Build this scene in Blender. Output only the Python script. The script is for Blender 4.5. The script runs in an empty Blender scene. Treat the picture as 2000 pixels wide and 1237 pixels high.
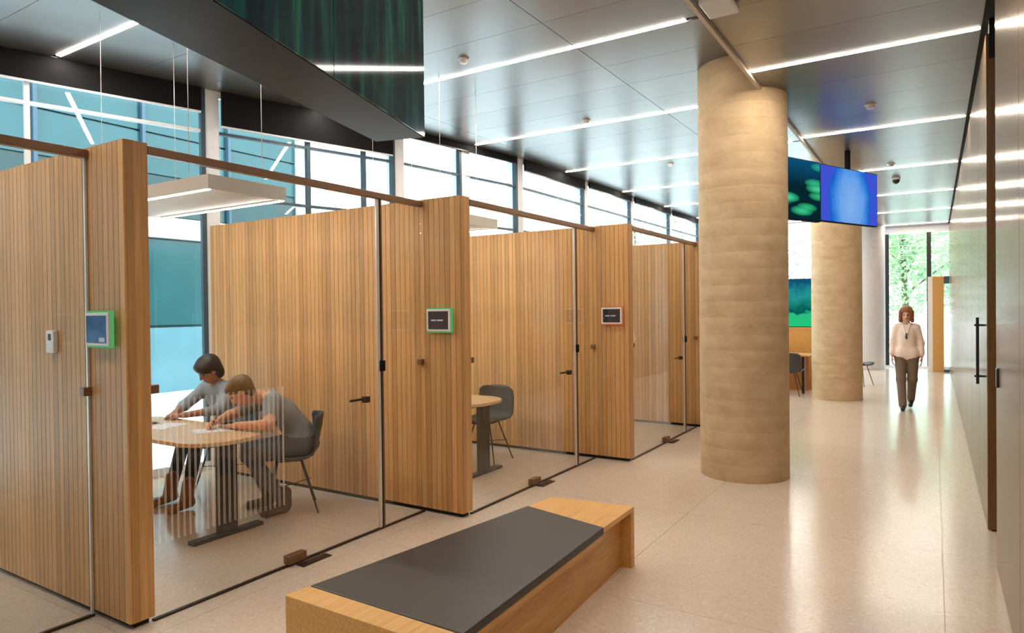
import bpy, bmesh, math, random
import numpy as np
from mathutils import Vector, Matrix

random.seed(7)
rng = np.random.default_rng(7)
S = bpy.context.scene
COL = S.collection

# ---------------------------------------------------------------- camera, sky, exposure
FPX, YAW, PITCH, ROLL = 1314.4, 0.5604, -0.0105, -0.0113
CAM = Vector((0, 0, 1.65))
cd = bpy.data.cameras.new('camera'); cam = bpy.data.objects.new('camera', cd); COL.objects.link(cam)
cd.sensor_fit = 'HORIZONTAL'; cd.sensor_width = 36; cd.lens = FPX / 2000 * 36
cd.clip_start = 0.05; cd.clip_end = 300
_c, _s = math.cos(YAW), math.sin(YAW)
fw = Vector((-_s, _c, 0)); rt = Vector((_c, _s, 0)); up = Vector((0, 0, 1))
fw2 = fw * math.cos(PITCH) + up * math.sin(PITCH); up2 = -fw * math.sin(PITCH) + up * math.cos(PITCH)
rt3 = rt * math.cos(ROLL) + up2 * math.sin(ROLL); up3 = -rt * math.sin(ROLL) + up2 * math.cos(ROLL)
cam.matrix_world = Matrix(((rt3.x, up3.x, -fw2.x, CAM.x), (rt3.y, up3.y, -fw2.y, CAM.y),
                           (rt3.z, up3.z, -fw2.z, CAM.z), (0, 0, 0, 1)))
S.camera = cam

SKY_STRENGTH = 6.5
STRIP_STRENGTH = 112.0
w = bpy.data.worlds.new('sky'); S.world = w; w.use_nodes = True
w.node_tree.nodes['Background'].inputs[0].default_value = (0.86, 0.95, 1.0, 1)
w.node_tree.nodes['Background'].inputs[1].default_value = SKY_STRENGTH
S.view_settings.view_transform = 'Standard'
S.view_settings.look = 'None'
S.view_settings.gamma = 1.0
S.view_settings.use_curve_mapping = False
S.view_settings.exposure = 0.0
S.cycles.use_denoising = True
S.cycles.max_bounces = 8
S.cycles.transparent_max_bounces = 24
S.cycles.caustics_reflective = False
S.cycles.caustics_refractive = False

# ---------------------------------------------------------------- materials
def lin(r, g, b):
    f = lambda c: c / 12.92 if c <= 0.04045 else ((c + 0.055) / 1.055) ** 2.4
    return (f(r / 255), f(g / 255), f(b / 255), 1)

class N:
    """small node-tree helper"""
    def __init__(s, name):
        s.m = bpy.data.materials.new(name); s.m.use_nodes = True
        s.t = s.m.node_tree; s.t.nodes.clear()
        s.out = s.t.nodes.new('ShaderNodeOutputMaterial')
    def n(s, typ, **kw):
        nd = s.t.nodes.new('ShaderNode' + typ)
        for k, v in kw.items():
            if k.startswith('_'): nd.inputs[k[1:].replace('_', ' ')].default_value = v
            else: setattr(nd, k, v)
        return nd
    def l(s, a, b): s.t.links.new(a, b)
    def math(s, op, a, b=None, c=None):
        nd = s.n('Math', operation=op)
        for i, v in enumerate((a, b, c)):
            if v is None: continue
            if hasattr(v, 'is_linked'): s.l(v, nd.inputs[i])
            else: nd.inputs[i].default_value = v
        return nd.outputs[0]
    def mix(s, fac, a, b, blend='MIX'):
        nd = s.n('MixRGB', blend_type=blend)
        for i, v in enumerate((fac, a, b)):
            if hasattr(v, 'is_linked'): s.l(v, nd.inputs[i])
            else: nd.inputs[i].default_value = v
        return nd.outputs[0]
    def ramp(s, fac, stops):
        nd = s.n('ValToRGB'); cr = nd.color_ramp
        while len(cr.elements) < len(stops): cr.elements.new(0.5)
        for e, (p, c) in zip(cr.elements, stops): e.position = p; e.color = c
        s.l(fac, nd.inputs[0]); return nd.outputs[0]
    def coords(s, scale=(1, 1, 1), rnd=True, kind='Object'):
        tc = s.n('TexCoord'); mp = s.n('Mapping'); mp.inputs['Scale'].default_value = scale
        s.l(tc.outputs[kind], mp.inputs['Vector'])
        if rnd:
            oi = s.n('ObjectInfo'); v = s.n('CombineXYZ')
            a = s.math('MULTIPLY', oi.outputs['Random'], 37.0)
            for i in range(3): s.l(a, v.inputs[i])
            s.l(v.outputs[0], mp.inputs['Location'])
        return mp.outputs[0]
    def bsdf(s, col=(.5, .5, .5, 1), rough=.5, metal=0., spec=.5, bump=None, bstr=.1, **kw):
        p = s.n('BsdfPrincipled')
        for key, v in (('Base Color', col), ('Roughness', rough), ('Metallic', metal), ('Specular IOR Level', spec)):
            if hasattr(v, 'is_linked'): s.l(v, p.inputs[key])
            else: p.inputs[key].default_value = v
        for k, v in kw.items():
            p.inputs[k.replace('_', ' ')].default_value = v
        if bump is not None:
            b = s.n('Bump'); b.inputs['Strength'].default_value = bstr; b.inputs['Distance'].default_value = .01
            s.l(bump, b.inputs['Height']); s.l(b.outputs[0], p.inputs['Normal'])
        s.l(p.outputs[0], s.out.inputs[0]); return s.m

def plain(name, col, rough=.5, metal=0., spec=.5, noise=0.06, nscale=12):
    k = N(name); v = k.coords()
    nz = k.n('TexNoise'); nz.inputs['Scale'].default_value = nscale; nz.inputs['Detail'].default_value = 4
    k.l(v, nz.inputs['Vector'])
    f = k.math('MULTIPLY_ADD', nz.outputs['Fac'], 2 * noise, 1 - noise)
    c = k.mix(1.0, col, f, 'MULTIPLY')
    return k.bsdf(c, rough, metal, spec)

def wood(name, a, b, rough=.42, axis='z', tone=.25):
    k = N(name)
    sc = {'z': (60, 60, 2.2), 'x': (2.2, 60, 60), 'y': (60, 2.2, 60)}[axis]
    v = k.coords(sc)
    nz = k.n('TexNoise'); nz.inputs['Scale'].default_value = 1; nz.inputs['Detail'].default_value = 6; nz.inputs['Roughness'].default_value = .65
    k.l(v, nz.inputs['Vector'])
    c = k.ramp(nz.outputs['Fac'], [(.3, a), (.7, b)])
    oi = k.n('ObjectInfo')
    f = k.math('MULTIPLY_ADD', oi.outputs['Random'], tone, 1 - tone / 2)
    c = k.mix(1.0, c, f, 'MULTIPLY')
    return k.bsdf(c, rough, 0, .4, bump=nz.outputs['Fac'], bstr=.06)

def emit(name, col, strength):
    k = N(name); e = k.n('Emission'); e.inputs[0].default_value = col; e.inputs[1].default_value = strength
    k.l(e.outputs[0], k.out.inputs[0]); return k.m

def glass(name, tint=(.985, .995, .99, 1), refl=1.0, lines=0.0):
    k = N(name)
    tr = k.n('BsdfTransparent'); tr.inputs[0].default_value = tint
    gl = k.n('BsdfGlossy'); gl.inputs['Roughness'].default_value = .01
    lw = k.n('LayerWeight'); lw.inputs[0].default_value = .5
    f = k.math('POWER', lw.outputs['Facing'], 4.0)
    f = k.math('MULTIPLY', k.math('MULTIPLY_ADD', f, .85, .035), refl)
    mx = k.n('MixShader'); k.l(f, mx.inputs[0]); k.l(tr.outputs[0], mx.inputs[1]); k.l(gl.outputs[0], mx.inputs[2])
    o = mx.outputs[0]
    if lines:   # fine upright whitish lines over a low band of the pane
        tc = k.n('TexCoord'); sp = k.n('SeparateXYZ'); k.l(tc.outputs['Object'], sp.inputs[0])
        y = k.math('MULTIPLY', sp.outputs['Y'], 28.0)
        fr2 = k.math('FRACT', y); st = k.math('LESS_THAN', fr2, .13)
        band = k.math('MULTIPLY', k.math('GREATER_THAN', sp.outputs['Z'], -.85), k.math('LESS_THAN', sp.outputs['Z'], -.08))
        st = k.math('MULTIPLY', k.math('MULTIPLY', st, lines), band)
        dt = k.n('BsdfTranslucent'); dt.inputs[0].default_value = (.95, .95, .95, 1)
        dd = k.n('BsdfDiffuse'); dd.inputs[0].default_value = (.95, .95, .95, 1)
        df = k.n('AddShader'); k.l(dt.outputs[0], df.inputs[0]); k.l(dd.outputs[0], df.inputs[1])
        m2 = k.n('MixShader'); k.l(st, m2.inputs[0]); k.l(o, m2.inputs[1]); k.l(df.outputs[0], m2.inputs[2])
        o = m2.outputs[0]
    k.l(o, k.out.inputs[0]); return k.m

M = {}
M['oak'] = wood('oak_slat', lin(182, 134, 82), lin(206, 160, 106), tone=.36)
M['oak_dark'] = wood('oak_end', lin(150, 96, 46), lin(186, 128, 70))
M['oak_top'] = wood('oak_top', lin(206, 152, 86), lin(232, 184, 118), rough=.35, axis='y', tone=.05)
M['oak_side'] = wood('oak_side', lin(200, 146, 78), lin(224, 174, 104), rough=.4, axis='y', tone=.05)
M['table_oak'] = wood('table_oak', lin(210, 170, 125), lin(235, 200, 156), rough=.35, axis='x', tone=.05)
M['black'] = plain('black_paint', (.008, .008, .009, 1), .8, 0, .15)
M['black_metal'] = plain('black_metal', (.02, .02, .022, 1), .35, .3)
M['bronze'] = plain('bronze', lin(128, 96, 70), .38, .35)
M['bronze_dark'] = plain('bronze_dark', lin(58, 44, 34), .4, .4)
M['steel'] = plain('steel', (.72, .69, .64, 1), .35, .5)
M['white'] = plain('white_paint', (.82, .82, .82, 1), .45)
M['white_steel'] = plain('white_steel', (.86, .89, .94, 1), .4)
M['blue_steel'] = plain('blue_grey_steel', lin(62, 84, 100), .45)
M['shell'] = plain('chair_shell', lin(58, 58, 60), .5)
M['wire'] = plain('dark_wire', lin(60, 48, 40), .4, .5)
M['leather'] = plain('black_leather', lin(50, 46, 44), .45, noise=.1, nscale=60)
M['strip'] = emit('strip_light', (1, .88, .74, 1), STRIP_STRENGTH)
M['strip_left'] = emit('strip_light_cool', (1, .90, .78, 1), STRIP_STRENGTH)
M['pendant_light'] = emit('pendant_light', (1, .97, .93, 1), 60)
M['pendant'] = plain('pendant_felt', (.66, .63, .59, 1), .6)
M['trim'] = plain('trim_beige', lin(200, 186, 164), .4)
M['glass'] = glass('clear_glass', refl=.9)
M['glass_lined'] = glass('lined_glass', lines=.20, refl=.9)
M['glass_window'] = glass('window_glass', tint=(.90, .97, .98, 1), refl=.8)
M['door_edge'] = wood('door_edge_oak', lin(104, 72, 36), lin(136, 98, 54))
M['reveal'] = plain('dark_reveal', (.008, .008, .008, 1), .7)
M['plastic'] = plain('white_plastic', (.75, .74, .72, 1), .4)
M['green_led'] = emit('green_led', (.12, .46, .16, 1), .75)
M['red_led'] = emit('red_led', (.85, .22, .08, 1), .55)
M['paper'] = plain('paper', (.85, .84, .86, 1), .7)

def mk_ceiling():
    k = N('metal_ceiling'); v = k.coords((1.5, 40, 1))
    nz = k.n('TexNoise'); nz.inputs['Scale'].default_value = 1; nz.inputs['Detail'].default_value = 3
    k.l(v, nz.inputs['Vector'])
    oi = k.n('ObjectInfo')
    f = k.math('MULTIPLY_ADD', oi.outputs['Random'], .12, .94)
    c = k.mix(1.0, (.24, .235, .23, 1), f, 'MULTIPLY')
    r = k.math('MULTIPLY_ADD', nz.outputs['Fac'], .03, .27)
    return k.bsdf(c, r, .7, .5)
M['ceiling'] = mk_ceiling()

def mk_wallpanel():
    k = N('bronze_panel'); v = k.coords((1, .6, 30))
    nz = k.n('TexNoise'); nz.inputs['Scale'].default_value = 1; nz.inputs['Detail'].default_value = 3
    k.l(v, nz.inputs['Vector'])
    r = k.math('MULTIPLY_ADD', nz.outputs['Fac'], .02, .15)
    d = k.n('BsdfDiffuse'); d.inputs[0].default_value = lin(122, 98, 74)
    g = k.n('BsdfGlossy'); g.inputs[0].default_value = (.95, .92, .88, 1); k.l(r, g.inputs['Roughness'])
    lw = k.n('LayerWeight'); lw.inputs[0].default_value = .5
    f = k.math('MULTIPLY_ADD', k.math('POWER', lw.outputs['Facing'], 4.0), .36, .06)
    m = k.n('MixShader'); k.l(f, m.inputs[0]); k.l(d.outputs[0], m.inputs[1]); k.l(g.outputs[0], m.inputs[2]); k.l(m.outputs[0], k.out.inputs[0])
    return k.m
M['panel'] = mk_wallpanel()

def mk_floor():
    k = N('terrazzo'); v = k.coords((1, 1, 1))
    vo = k.n('TexVoronoi'); vo.inputs['Scale'].default_value = 70; k.l(v, vo.inputs['Vector'])
    vo2 = k.n('TexVoronoi'); vo2.inputs['Scale'].default_value = 160; k.l(v, vo2.inputs['Vector'])
    nz = k.n('TexNoise'); nz.inputs['Scale'].default_value = 1.2; nz.inputs['Detail'].default_value = 5; k.l(v, nz.inputs['Vector'])
    sp = k.n('SeparateColor'); k.l(vo.outputs['Color'], sp.inputs[0])
    c = k.ramp(sp.outputs[0], [(0, lin(206, 187, 170)), (.15, lin(214, 196, 178)), (.85, lin(217, 200, 183)), (1, lin(224, 209, 194))])
    sp2 = k.n('SeparateColor'); k.l(vo2.outputs['Color'], sp2.inputs[0])
    dk = k.math('GREATER_THAN', sp2.outputs[1], .93)
    c = k.mix(k.math('MULTIPLY', dk, .22), c, lin(188, 162, 140))
    f = k.math('MULTIPLY_ADD', nz.outputs['Fac'], .06, .97)
    c = k.mix(1.0, c, f, 'MULTIPLY')
    r = k.math('MULTIPLY_ADD', nz.outputs['Fac'], .04, .15)
    return k.bsdf(c, r, 0, .5)
M['floor'] = mk_floor()
M['grout'] = plain('joint', lin(190, 170, 148), .6)

def mk_concrete():
    k = N('board_concrete'); v = k.coords((1, 1, 1), rnd=True)
    n1 = k.n('TexNoise'); n1.inputs['Scale'].default_value = 7; n1.inputs['Detail'].default_value = 8; k.l(v, n1.inputs['Vector'])
    v2 = k.coords((2.5, 2.5, 9), rnd=True)
    n2 = k.n('TexNoise'); n2.inputs['Scale'].default_value = 1; n2.inputs['Detail'].default_value = 6; n2.inputs['Roughness'].default_value = .7; k.l(v2, n2.inputs['Vector'])
    a = k.math('MULTIPLY_ADD', n2.outputs['Fac'], .62, k.math('MULTIPLY', n1.outputs['Fac'], .38))
    c = k.ramp(a, [(.30, lin(182, 155, 120)), (.48, lin(198, 172, 136)), (.66, lin(210, 187, 152))])
    return k.bsdf(c, .75, 0, .3, bump=a, bstr=.06)
M['concrete'] = mk_concrete()
M['concrete_pale'] = plain('pale_concrete', lin(206, 204, 206), .7)

# ---------------------------------------------------------------- geometry helpers
def link(o, parent=None):
    COL.objects.link(o)
    if parent is not None: o.parent = parent
    return o
def mesh(name, vs, fs, mat=None, parent=None, smooth=False, local=False):
    off = Vector((0, 0, 0)) if (local or parent is None) else worldloc(parent)
    me = bpy.data.meshes.new(name)
    me.from_pydata([tuple(Vector(v) - off) for v in vs], [], fs); me.update()
    bm = bmesh.new(); bm.from_mesh(me); bmesh.ops.recalc_face_normals(bm, faces=bm.faces); bm.to_mesh(me); bm.free()
    if mat: me.materials.append(M[mat] if isinstance(mat, str) else mat)
    if smooth:
        for p in me.polygons: p.use_smooth = True
    return link(bpy.data.objects.new(name, me), parent)
def worldloc(o):
    v = Vector(o.location)
    while o.parent is not None:
        o = o.parent; v = v + Vector(o.location)
    return v
def tag(o, label=None, cat=None, group=None, kind=None):
    if label: o['label'] = label
    if cat: o['category'] = cat
    if group: o['group'] = group
    if kind: o['kind'] = kind
    return o
def thing(name, label, cat, loc=(0, 0, 0), group=None, rz=0.0):
    o = bpy.data.objects.new(name, None); link(o); o.location = loc; o.rotation_euler = (0, 0, rz)
    o.empty_display_size = .1
    return tag(o, label, cat, group)
BF = [(0, 3, 2, 1), (4, 5, 6, 7), (0, 1, 5, 4), (1, 2, 6, 5), (2, 3, 7, 6), (3, 0, 4, 7)]
def boxv(lo, hi):
    (a, b, c), (d, e, f) = lo, hi
    return [(a, b, c), (d, b, c), (d, e, c), (a, e, c), (a, b, f), (d, b, f), (d, e, f), (a, e, f)]
def bevel(o, wdt, seg=2):
    m = o.modifiers.new('bevel', 'BEVEL'); m.width = wdt; m.segments = seg; m.limit_method = 'ANGLE'
    return o
def box(name, lo, hi, mat, parent=None, bev=0, local=False):
    """a box whose own origin sits at its centre"""
    c = [(lo[i] + hi[i]) / 2 for i in range(3)]
    vs = boxv([lo[i] - c[i] for i in range(3)], [hi[i] - c[i] for i in range(3)])
    me = bpy.data.meshes.new(name); me.from_pydata(vs, [], BF); me.update()
    me.materials.append(M[mat] if isinstance(mat, str) else mat)
    o = link(bpy.data.objects.new(name, me), parent)
    off = Vector((0, 0, 0)) if (local or parent is None) else worldloc(parent)
    o.location = Vector(c) - off
    if bev: bevel(o, bev)
    return o
def prism(name, poly, z0, z1, mat, parent=None, local=False, bev=0):
    n = len(poly)
    vs = [(x, y, z0) for x, y in poly] + [(x, y, z1) for x, y in poly]
    fs = [tuple(range(n))[::-1], tuple(range(n, 2 * n))] + [(i, (i + 1) % n, n + (i + 1) % n, n + i) for i in range(n)]
    o = mesh(name, vs, fs, mat, parent, local=local)
    if bev: bevel(o, bev)
    return o
def tube_v(pts, r, seg=10):
    pts = [Vector(p) for p in pts]; vs = []; fs = []
    rs = r if isinstance(r, (list, tuple)) else [r] * len(pts)
    ref = None
    for i, p in enumerate(pts):
        d = (pts[min(i + 1, len(pts) - 1)] - pts[max(i - 1, 0)]).normalized()
        if ref is None: ref = Vector((0, 0, 1)) if abs(d.z) < .9 else Vector((1, 0, 0))
        a = d.cross(ref).normalized(); b = d.cross(a).normalized()
        for k in range(seg):
            t = 2 * math.pi * k / seg
            vs.append(tuple(p + (a * math.cos(t) + b * math.sin(t)) * rs[i]))
    for i in range(len(pts) - 1):
        for k in range(seg):
            k2 = (k + 1) % seg
            fs.append((i * seg + k, i * seg + k2, (i + 1) * seg + k2, (i + 1) * seg + k))
    fs.append(tuple(range(seg))[::-1]); fs.append(tuple((len(pts) - 1) * seg + k for k in range(seg)))
    return vs, fs
def tube(name, pts, r, mat, parent=None, seg=10, local=False):
    vs, fs = tube_v(pts, r, seg)
    return mesh(name, vs, fs, mat, parent, smooth=True, local=local)
def lathe(name, prof, loc, mat, parent=None, seg=48):
    vs = []; fs = []
    for r, z in prof:
        for k in range(seg):
            t = 2 * math.pi * k / seg; vs.append((loc[0] + r * math.cos(t), loc[1] + r * math.sin(t), loc[2] + z))
    for i in range(len(prof) - 1):
        for k in range(seg):
            k2 = (k + 1) % seg
            fs.append((i * seg + k, i * seg + k2, (i + 1) * seg + k2, (i + 1) * seg + k))
    fs.append(tuple(range(seg))[::-1]); fs.append(tuple((len(prof) - 1) * seg + k for k in range(seg)))
    return mesh(name, vs, fs, mat, parent, smooth=False)

# ---------------------------------------------------------------- plan
T = .126; H = 2.554
W = [(-3.533, 1.881), (-3.156, 4.275), (-2.766, 6.752), (-2.38, 9.20)]          # partition ends (x of end face, y of near face)
ZL, ZR, XS, XR = 4.0, 3.686, -1.345, .324
# facade plan, one point per main post
FP = [(-8.05, -1.3), (-6.46, 4.37), (-5.83, 6.60), (-5.47, 9.0), (-5.45, 11.3), (-5.43, 13.5), (-5.41, 15.9), (-5.39, 18.2), (-5.37, 20.4)]
YEND = 20.4
def fx(y):
    for (a, b), (c, d) in zip(FP[:-1], FP[1:]):
        if y <= d or (c, d) == FP[-1]: return a + (c - a) * (y - b) / (d - b)

# ---------------------------------------------------------------- floor of large terrazzo slabs
floor = tag(prism('floor', [(p[0] - .15, p[1]) for p in FP] + [(.75, YEND + .2), (.75, -3), (-8.05, -3)], -.30, -.004, 'grout'), kind='structure')
TW = 1.72; X0, Y0 = .04, 5.28
tile_cache = {}
def clip_poly(poly, a, b):
    """keep the part of poly on the right of the line a->b"""
    out = []
    side = lambda q: (b[0] - a[0]) * (q[1] - a[1]) - (b[1] - a[1]) * (q[0] - a[0])
    for i, q in enumerate(poly):
        r = poly[(i + 1) % len(poly)]; s0, s1 = side(q), side(r)
        if s0 <= 0: out.append(q)
        if (s0 <= 0) != (s1 <= 0):
            t = s0 / (s0 - s1); out.append((q[0] + (r[0] - q[0]) * t, q[1] + (r[1] - q[1]) * t))
    return out
G = .0014
for i in range(-5, 1):
    for j in range(-5, 10):
        lo = (X0 + i * TW + G, Y0 + j * TW + G); hi = (X0 + (i + 1) * TW - G, Y0 + (j + 1) * TW - G)
        if i == 0: hi = (.62, hi[1])
        hi = (hi[0], min(hi[1], YEND + .1))
        lo = (lo[0], max(lo[1], -3))
        if hi[1] - lo[1] < .05: continue
        poly = [lo, (hi[0], lo[1]), hi, (lo[0], hi[1])]
        cut = False
        for a, b in zip(FP[:-1], FP[1:]):
            if lo[1] < b[1] and hi[1] > a[1]:
                pp = clip_poly(poly, (a[0] - .05, a[1]), (b[0] - .05, b[1]))
                cut = cut or len(pp) != len(poly) or any(abs(u[0] - v[0]) + abs(u[1] - v[1]) > 1e-6 for u, v in zip(pp, poly))
                poly = pp
                if len(poly) < 3: break
        if len(poly) < 3: continue
        prism('tile', poly, -.02, 0, 'floor', floor)

# ---------------------------------------------------------------- ceilings of metal panels
ceil = tag(prism('ceiling', [(p[0] - .15, p[1]) for p in FP] + [(XS, YEND), (XS, -3), (-8.05, -3)], ZL + .03, ZL + .3, 'reveal'), kind='structure')
PY = 2.43 / 4; YL0 = 5.45
cols = [(-8.3, -5.2), (-5.2, -2.72), (-2.72, XS)]
shared = {}
def panel_at(name, lo, hi, mat, parent, z0, z1):
    key = (round(hi[0] - lo[0], 4), round(hi[1] - lo[1], 4), mat)
    if key not in shared:
        me = bpy.data.meshes.new(name); hx, hy, hz = (hi[0] - lo[0]) / 2, (hi[1] - lo[1]) / 2, (z1 - z0) / 2
        me.from_pydata(boxv((-hx, -hy, -hz), (hx, hy, hz)), [], BF); me.update(); me.materials.append(M[mat]); shared[key] = me
    o = link(bpy.data.objects.new(name, shared[key]), parent)
    o.location = Vector(((lo[0] + hi[0]) / 2, (lo[1] + hi[1]) / 2, (z0 + z1) / 2)) - worldloc(parent)
    return o
for j in range(-14, 25):
    y0 = YL0 + j * PY; y1 = y0 + PY
    y0 += .03 if j % 4 == 0 else .0018; y1 -= .03 if j % 4 == 3 else .0018
    y1 = min(y1, YEND)
    if y1 <= y0: continue
    for a, b in cols:
        lo = [a + .003, y0]; hi = [b - .003, y1]
        if a < -5.2:
            lo[0] = fx((y0 + y1) / 2) - .05
            if lo[0] > hi[0] - .05: continue
        elif a == -5.2:
            lo[0] = max(lo[0], fx((y0 + y1) / 2))
        panel_at('panel', lo, hi, 'ceiling', ceil, ZL, ZL + .025)
soff = tag(box('ceiling_soffit', (XS + .004, -3, ZR + .03), (.75, YEND, ZL + .3), 'reveal'), kind='structure')
SP = 2.72 / 4; YR0 = 6.07
for j in range(-13, 22):
    y0 = YR0 + j * SP; y1 = y0 + SP
    y0 += .03 if j % 4 == 0 else .0018; y1 -= .03 if j % 4 == 3 else .0018
    y1 = min(y1, YEND)
    if y1 <= y0: continue
    panel_at('panel', (XS, y0), (XR - .022, y1), 'ceiling', soff, ZR, ZR + .025)
tag(box('trim_1', (XS - .03, -3, ZR - .03), (XS, YEND, ZR + .06), 'trim'), kind='structure')

# linear ceiling lights
def strip(name, x0, x1, y, z, label, group, mat):
    t = thing(name, label, 'ceiling light', ((x0 + x1) / 2, y, z + .02), group)
    box('housing', (x0 - .01, y - .026, z + .005), (x1 + .01, y + .026, z + .035), 'white', t)
    box('diffuser', (x0, y - .02, z - .004), (x1, y + .02, z + .004), mat, t)
ordn = ['nearest', 'second', 'third', 'fourth', 'fifth', 'sixth', 'seventh', 'eighth']
k = 0
for j in range(-2, 7):  # first row is out of view, an unseen repeat added for its light
    y = YL0 + j * 2.43
    if y > YEND - .3: break
    lab = f'{ordn[k]} white light line from the camera on the high ceiling over the rooms' if j >= -1 else f'{ordn[-2 - j]} unseen white light line added to the high ceiling out of view'
    if j >= -1: k += 1
    strip('ceiling_light', fx(y) + .12, -1.72, y, ZL, lab, 'linear lights over the meeting rooms', 'strip_left')
k = 0
for j in range(-2, 6):  # rows below zero are unseen repeats, added to light the near corridor
    y = YR0 + j * 2.72
    if y > YEND - .3: break
    lab = f'{ordn[k]} white light line on the low corridor ceiling counting away from camera' if j >= 0 else f'{ordn[-1 - j]} unseen white light line added to the corridor ceiling out of view'
    if j >= 0: k += 1
    strip('ceiling_light', XS + .02, XR - .035, y, ZR, lab, 'linear lights over the corridor', 'strip')

# ---------------------------------------------------------------- right wall with polished panels
wr = tag(mesh('wall_right',
    boxv((XR + .02, -3, 0), (.62, 5.13, ZR + .03)) + boxv((XR + .02, 5.99, 0), (.62, YEND, ZR + .03)) + boxv((.62, -3, 0), (.75, YEND, ZR + .03)),
    [tuple(i + 8 * k for i in f) for k in range(3) for f in BF], 'reveal'), kind='structure')
ys = list(np.linspace(-3, 5.13, 7)); 
def wpanel(y0, y1, parent=wr, name='panel'):
    return bevel(box(name, (XR, y0 + .004, .012), (XR + .019, y1 - .004, 3.61), 'panel', parent), .002, 1)
for a, b in zip(ys[:-1], ys[1:]): wpanel(a, b)
ys = [6.95] + list(np.linspace(6.95, YEND, 11)[1:])
for a, b in zip(ys[:-1], ys[1:]): wpanel(a, b)
door1 = tag(bpy.data.objects.new('door_1', None), kind='structure'); link(door1); door1.location = (XR, 6.4, 0)
bevel(box('door_leaf', (XR, 5.992, .012), (XR + .019, 6.946, 3.61), 'panel', door1), .002, 1)
box('door_edge', (XR + .0005, 5.962, .012), (.60, 5.989, 3.42), 'door_edge', door1)
hd = box('pull_handle', (XR - .055, 6.235, 1.04), (XR - .035, 6.265, 1.55), 'black_metal', door1, bev=.004)
for z in (1.10, 1.49): box('handle_post', (.019 - .06 + .021, -.008, z - 1.295 - .008), (.045, .008, z - 1.295 + .008), 'black_metal', hd, local=True)
box('lock', (XR - .012, 4.92, 1.15), (XR - .0005, 5.00, 1.265), 'black_metal', wr, bev=.003)

# ---------------------------------------------------------------- facade
def seg_box(name, a, b, s0, s1, z0, z1, d0, d1, mat, parent=None, bev=0):
    """box standing along the plan line a->b, from s0 to s1 metres along it, d metres towards the room"""
    a = Vector(a).to_2d(); b = Vector(b).to_2d(); e = (b - a).normalized(); nn = Vector((e.y, -e.x))
    q = [a + e * s0 + nn * d0, a + e * s1 + nn * d0, a + e * s1 + nn * d1, a + e * s0 + nn * d1]
    return prism(name, [tuple(v) for v in q], z0, z1, mat, parent, bev=bev)
bay_mull = {0: [.0, 2.5, 4.29], 1: [1.08, 1.81], 2: [1.11], 3: [], 4: [], 5: [], 6: [], 7: []}
bay_blind = {0: 3.755, 1: 3.635, 2: 3.915, 3: 3.835, 4: 3.90, 5: 3.90, 6: 3.90, 7: 3.90}
blind_lab = ['black roller blind half lowered at the window left of the first white post',
    'black roller blind over the window behind the nearest glass room', 'thin black blind box above the window past the hanging screen',
    'black blind box above the fourth window along the facade', 'thin black blind box above the fifth window along the facade',
    'black blind box above the window just left of the big column', 'black blind box of the window hidden behind the big column',
    'black blind box of the farthest window along the facade']
for i, (a, b) in enumerate(zip(FP[:-1], FP[1:])):
    L = (Vector(b) - Vector(a)).length
    wn = tag(bpy.data.objects.new(f'window_{i + 1}', None), kind='structure'); link(wn); wn.location = ((a[0] + b[0]) / 2, (a[1] + b[1]) / 2, 0)
    p0 = .07; p1 = L - .07
    seg_box('bottom_rail', a, b, p0, p1, 0, .09, -.05, .02, 'white_steel', wn)
    seg_box('head_rail', a, b, p0, p1, ZL - .07, ZL + .02, -.05, .0, 'white_steel', wn)
    xs = [p0] + [m for m in bay_mull[i] if p0 < m < p1] + [p1]
    zs = [.09, 2.88, 3.56, ZL - .07]
    for z in zs[1:3]:
        seg_box('transom', a, b, p0, p1, z - .015, z + .015, -.05, .0, 'blue_steel' if i else 'white_steel', wn)
    for m in xs[1:-1]:
        seg_box('mullion', a, b, m - .022, m + .022, .09, ZL - .07, -.06, .005, 'blue_steel' if i else 'white_steel', wn)
    for m0, m1 in zip(xs[:-1], xs[1:]):
        for z0, z1 in zip(zs[:-1], zs[1:]):
            seg_box('pane', a, b, m0 + .022, m1 - .022, z0 + .015, z1 - .015, -.032, -.02, 'glass_window', wn)
    # main post at the far end of the bay
    seg_box('post', a, b, L - .07, L + .07, 0, ZL + .02, -.20, .0, 'white_steel', wn)
    seg_box('post_edge', a, b, L - .115, L - .07, 0, ZL + .02, -.06, .012, 'blue_steel', wn)
    if i == 2:
        seg_box('post', a, b, 1.14, 1.30, 0, ZL - .07, -.2, .0, 'white_steel', wn)
    bl = thing('roller_blind', blind_lab[i], 'blind', ((a[0] + b[0]) / 2, (a[1] + b[1]) / 2, bay_blind[i]), 'blinds along the window wall')
    seg_box('blind_cloth', a, b, .09, L - .12, bay_blind[i], ZL - .002, .014, .05, 'black', bl)
    seg_box('bottom_bar', a, b, .09, L - .12, bay_blind[i] - .018, bay_blind[i], .018, .046, 'white_steel' if i < 2 else 'black_metal', bl)

# far end glazing
we = tag(bpy.data.objects.new('window_9', None), kind='structure'); link(we); we.location = (-2.5, YEND, 0)
box('head', (-5.37, YEND - .02, 3.52), (.62, YEND + .12, ZL), 'white_steel', we)
box('bottom_rail', (-5.37, YEND, 0), (.62, YEND + .08, .06), 'white_steel', we)
mx = [-5.37, -3.9, -2.5, -1.06, -.11, .60]
for x in mx[1:-1]: box('mullion', (x - .05, YEND - .02, .06), (x + .05, YEND + .1, 3.52), 'black_metal', we)
for x0, x1 in zip(mx[:-1], mx[1:]): box('pane', (x0 + .05, YEND + .03, .06), (x1 - .05, YEND + .042, 3.52), 'glass_window', we)
# wall behind the viewer
tag(box('wall_back', (-8.05, -3.12, 0), (.75, -3.0, ZL + .3), 'white'), kind='structure')

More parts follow.
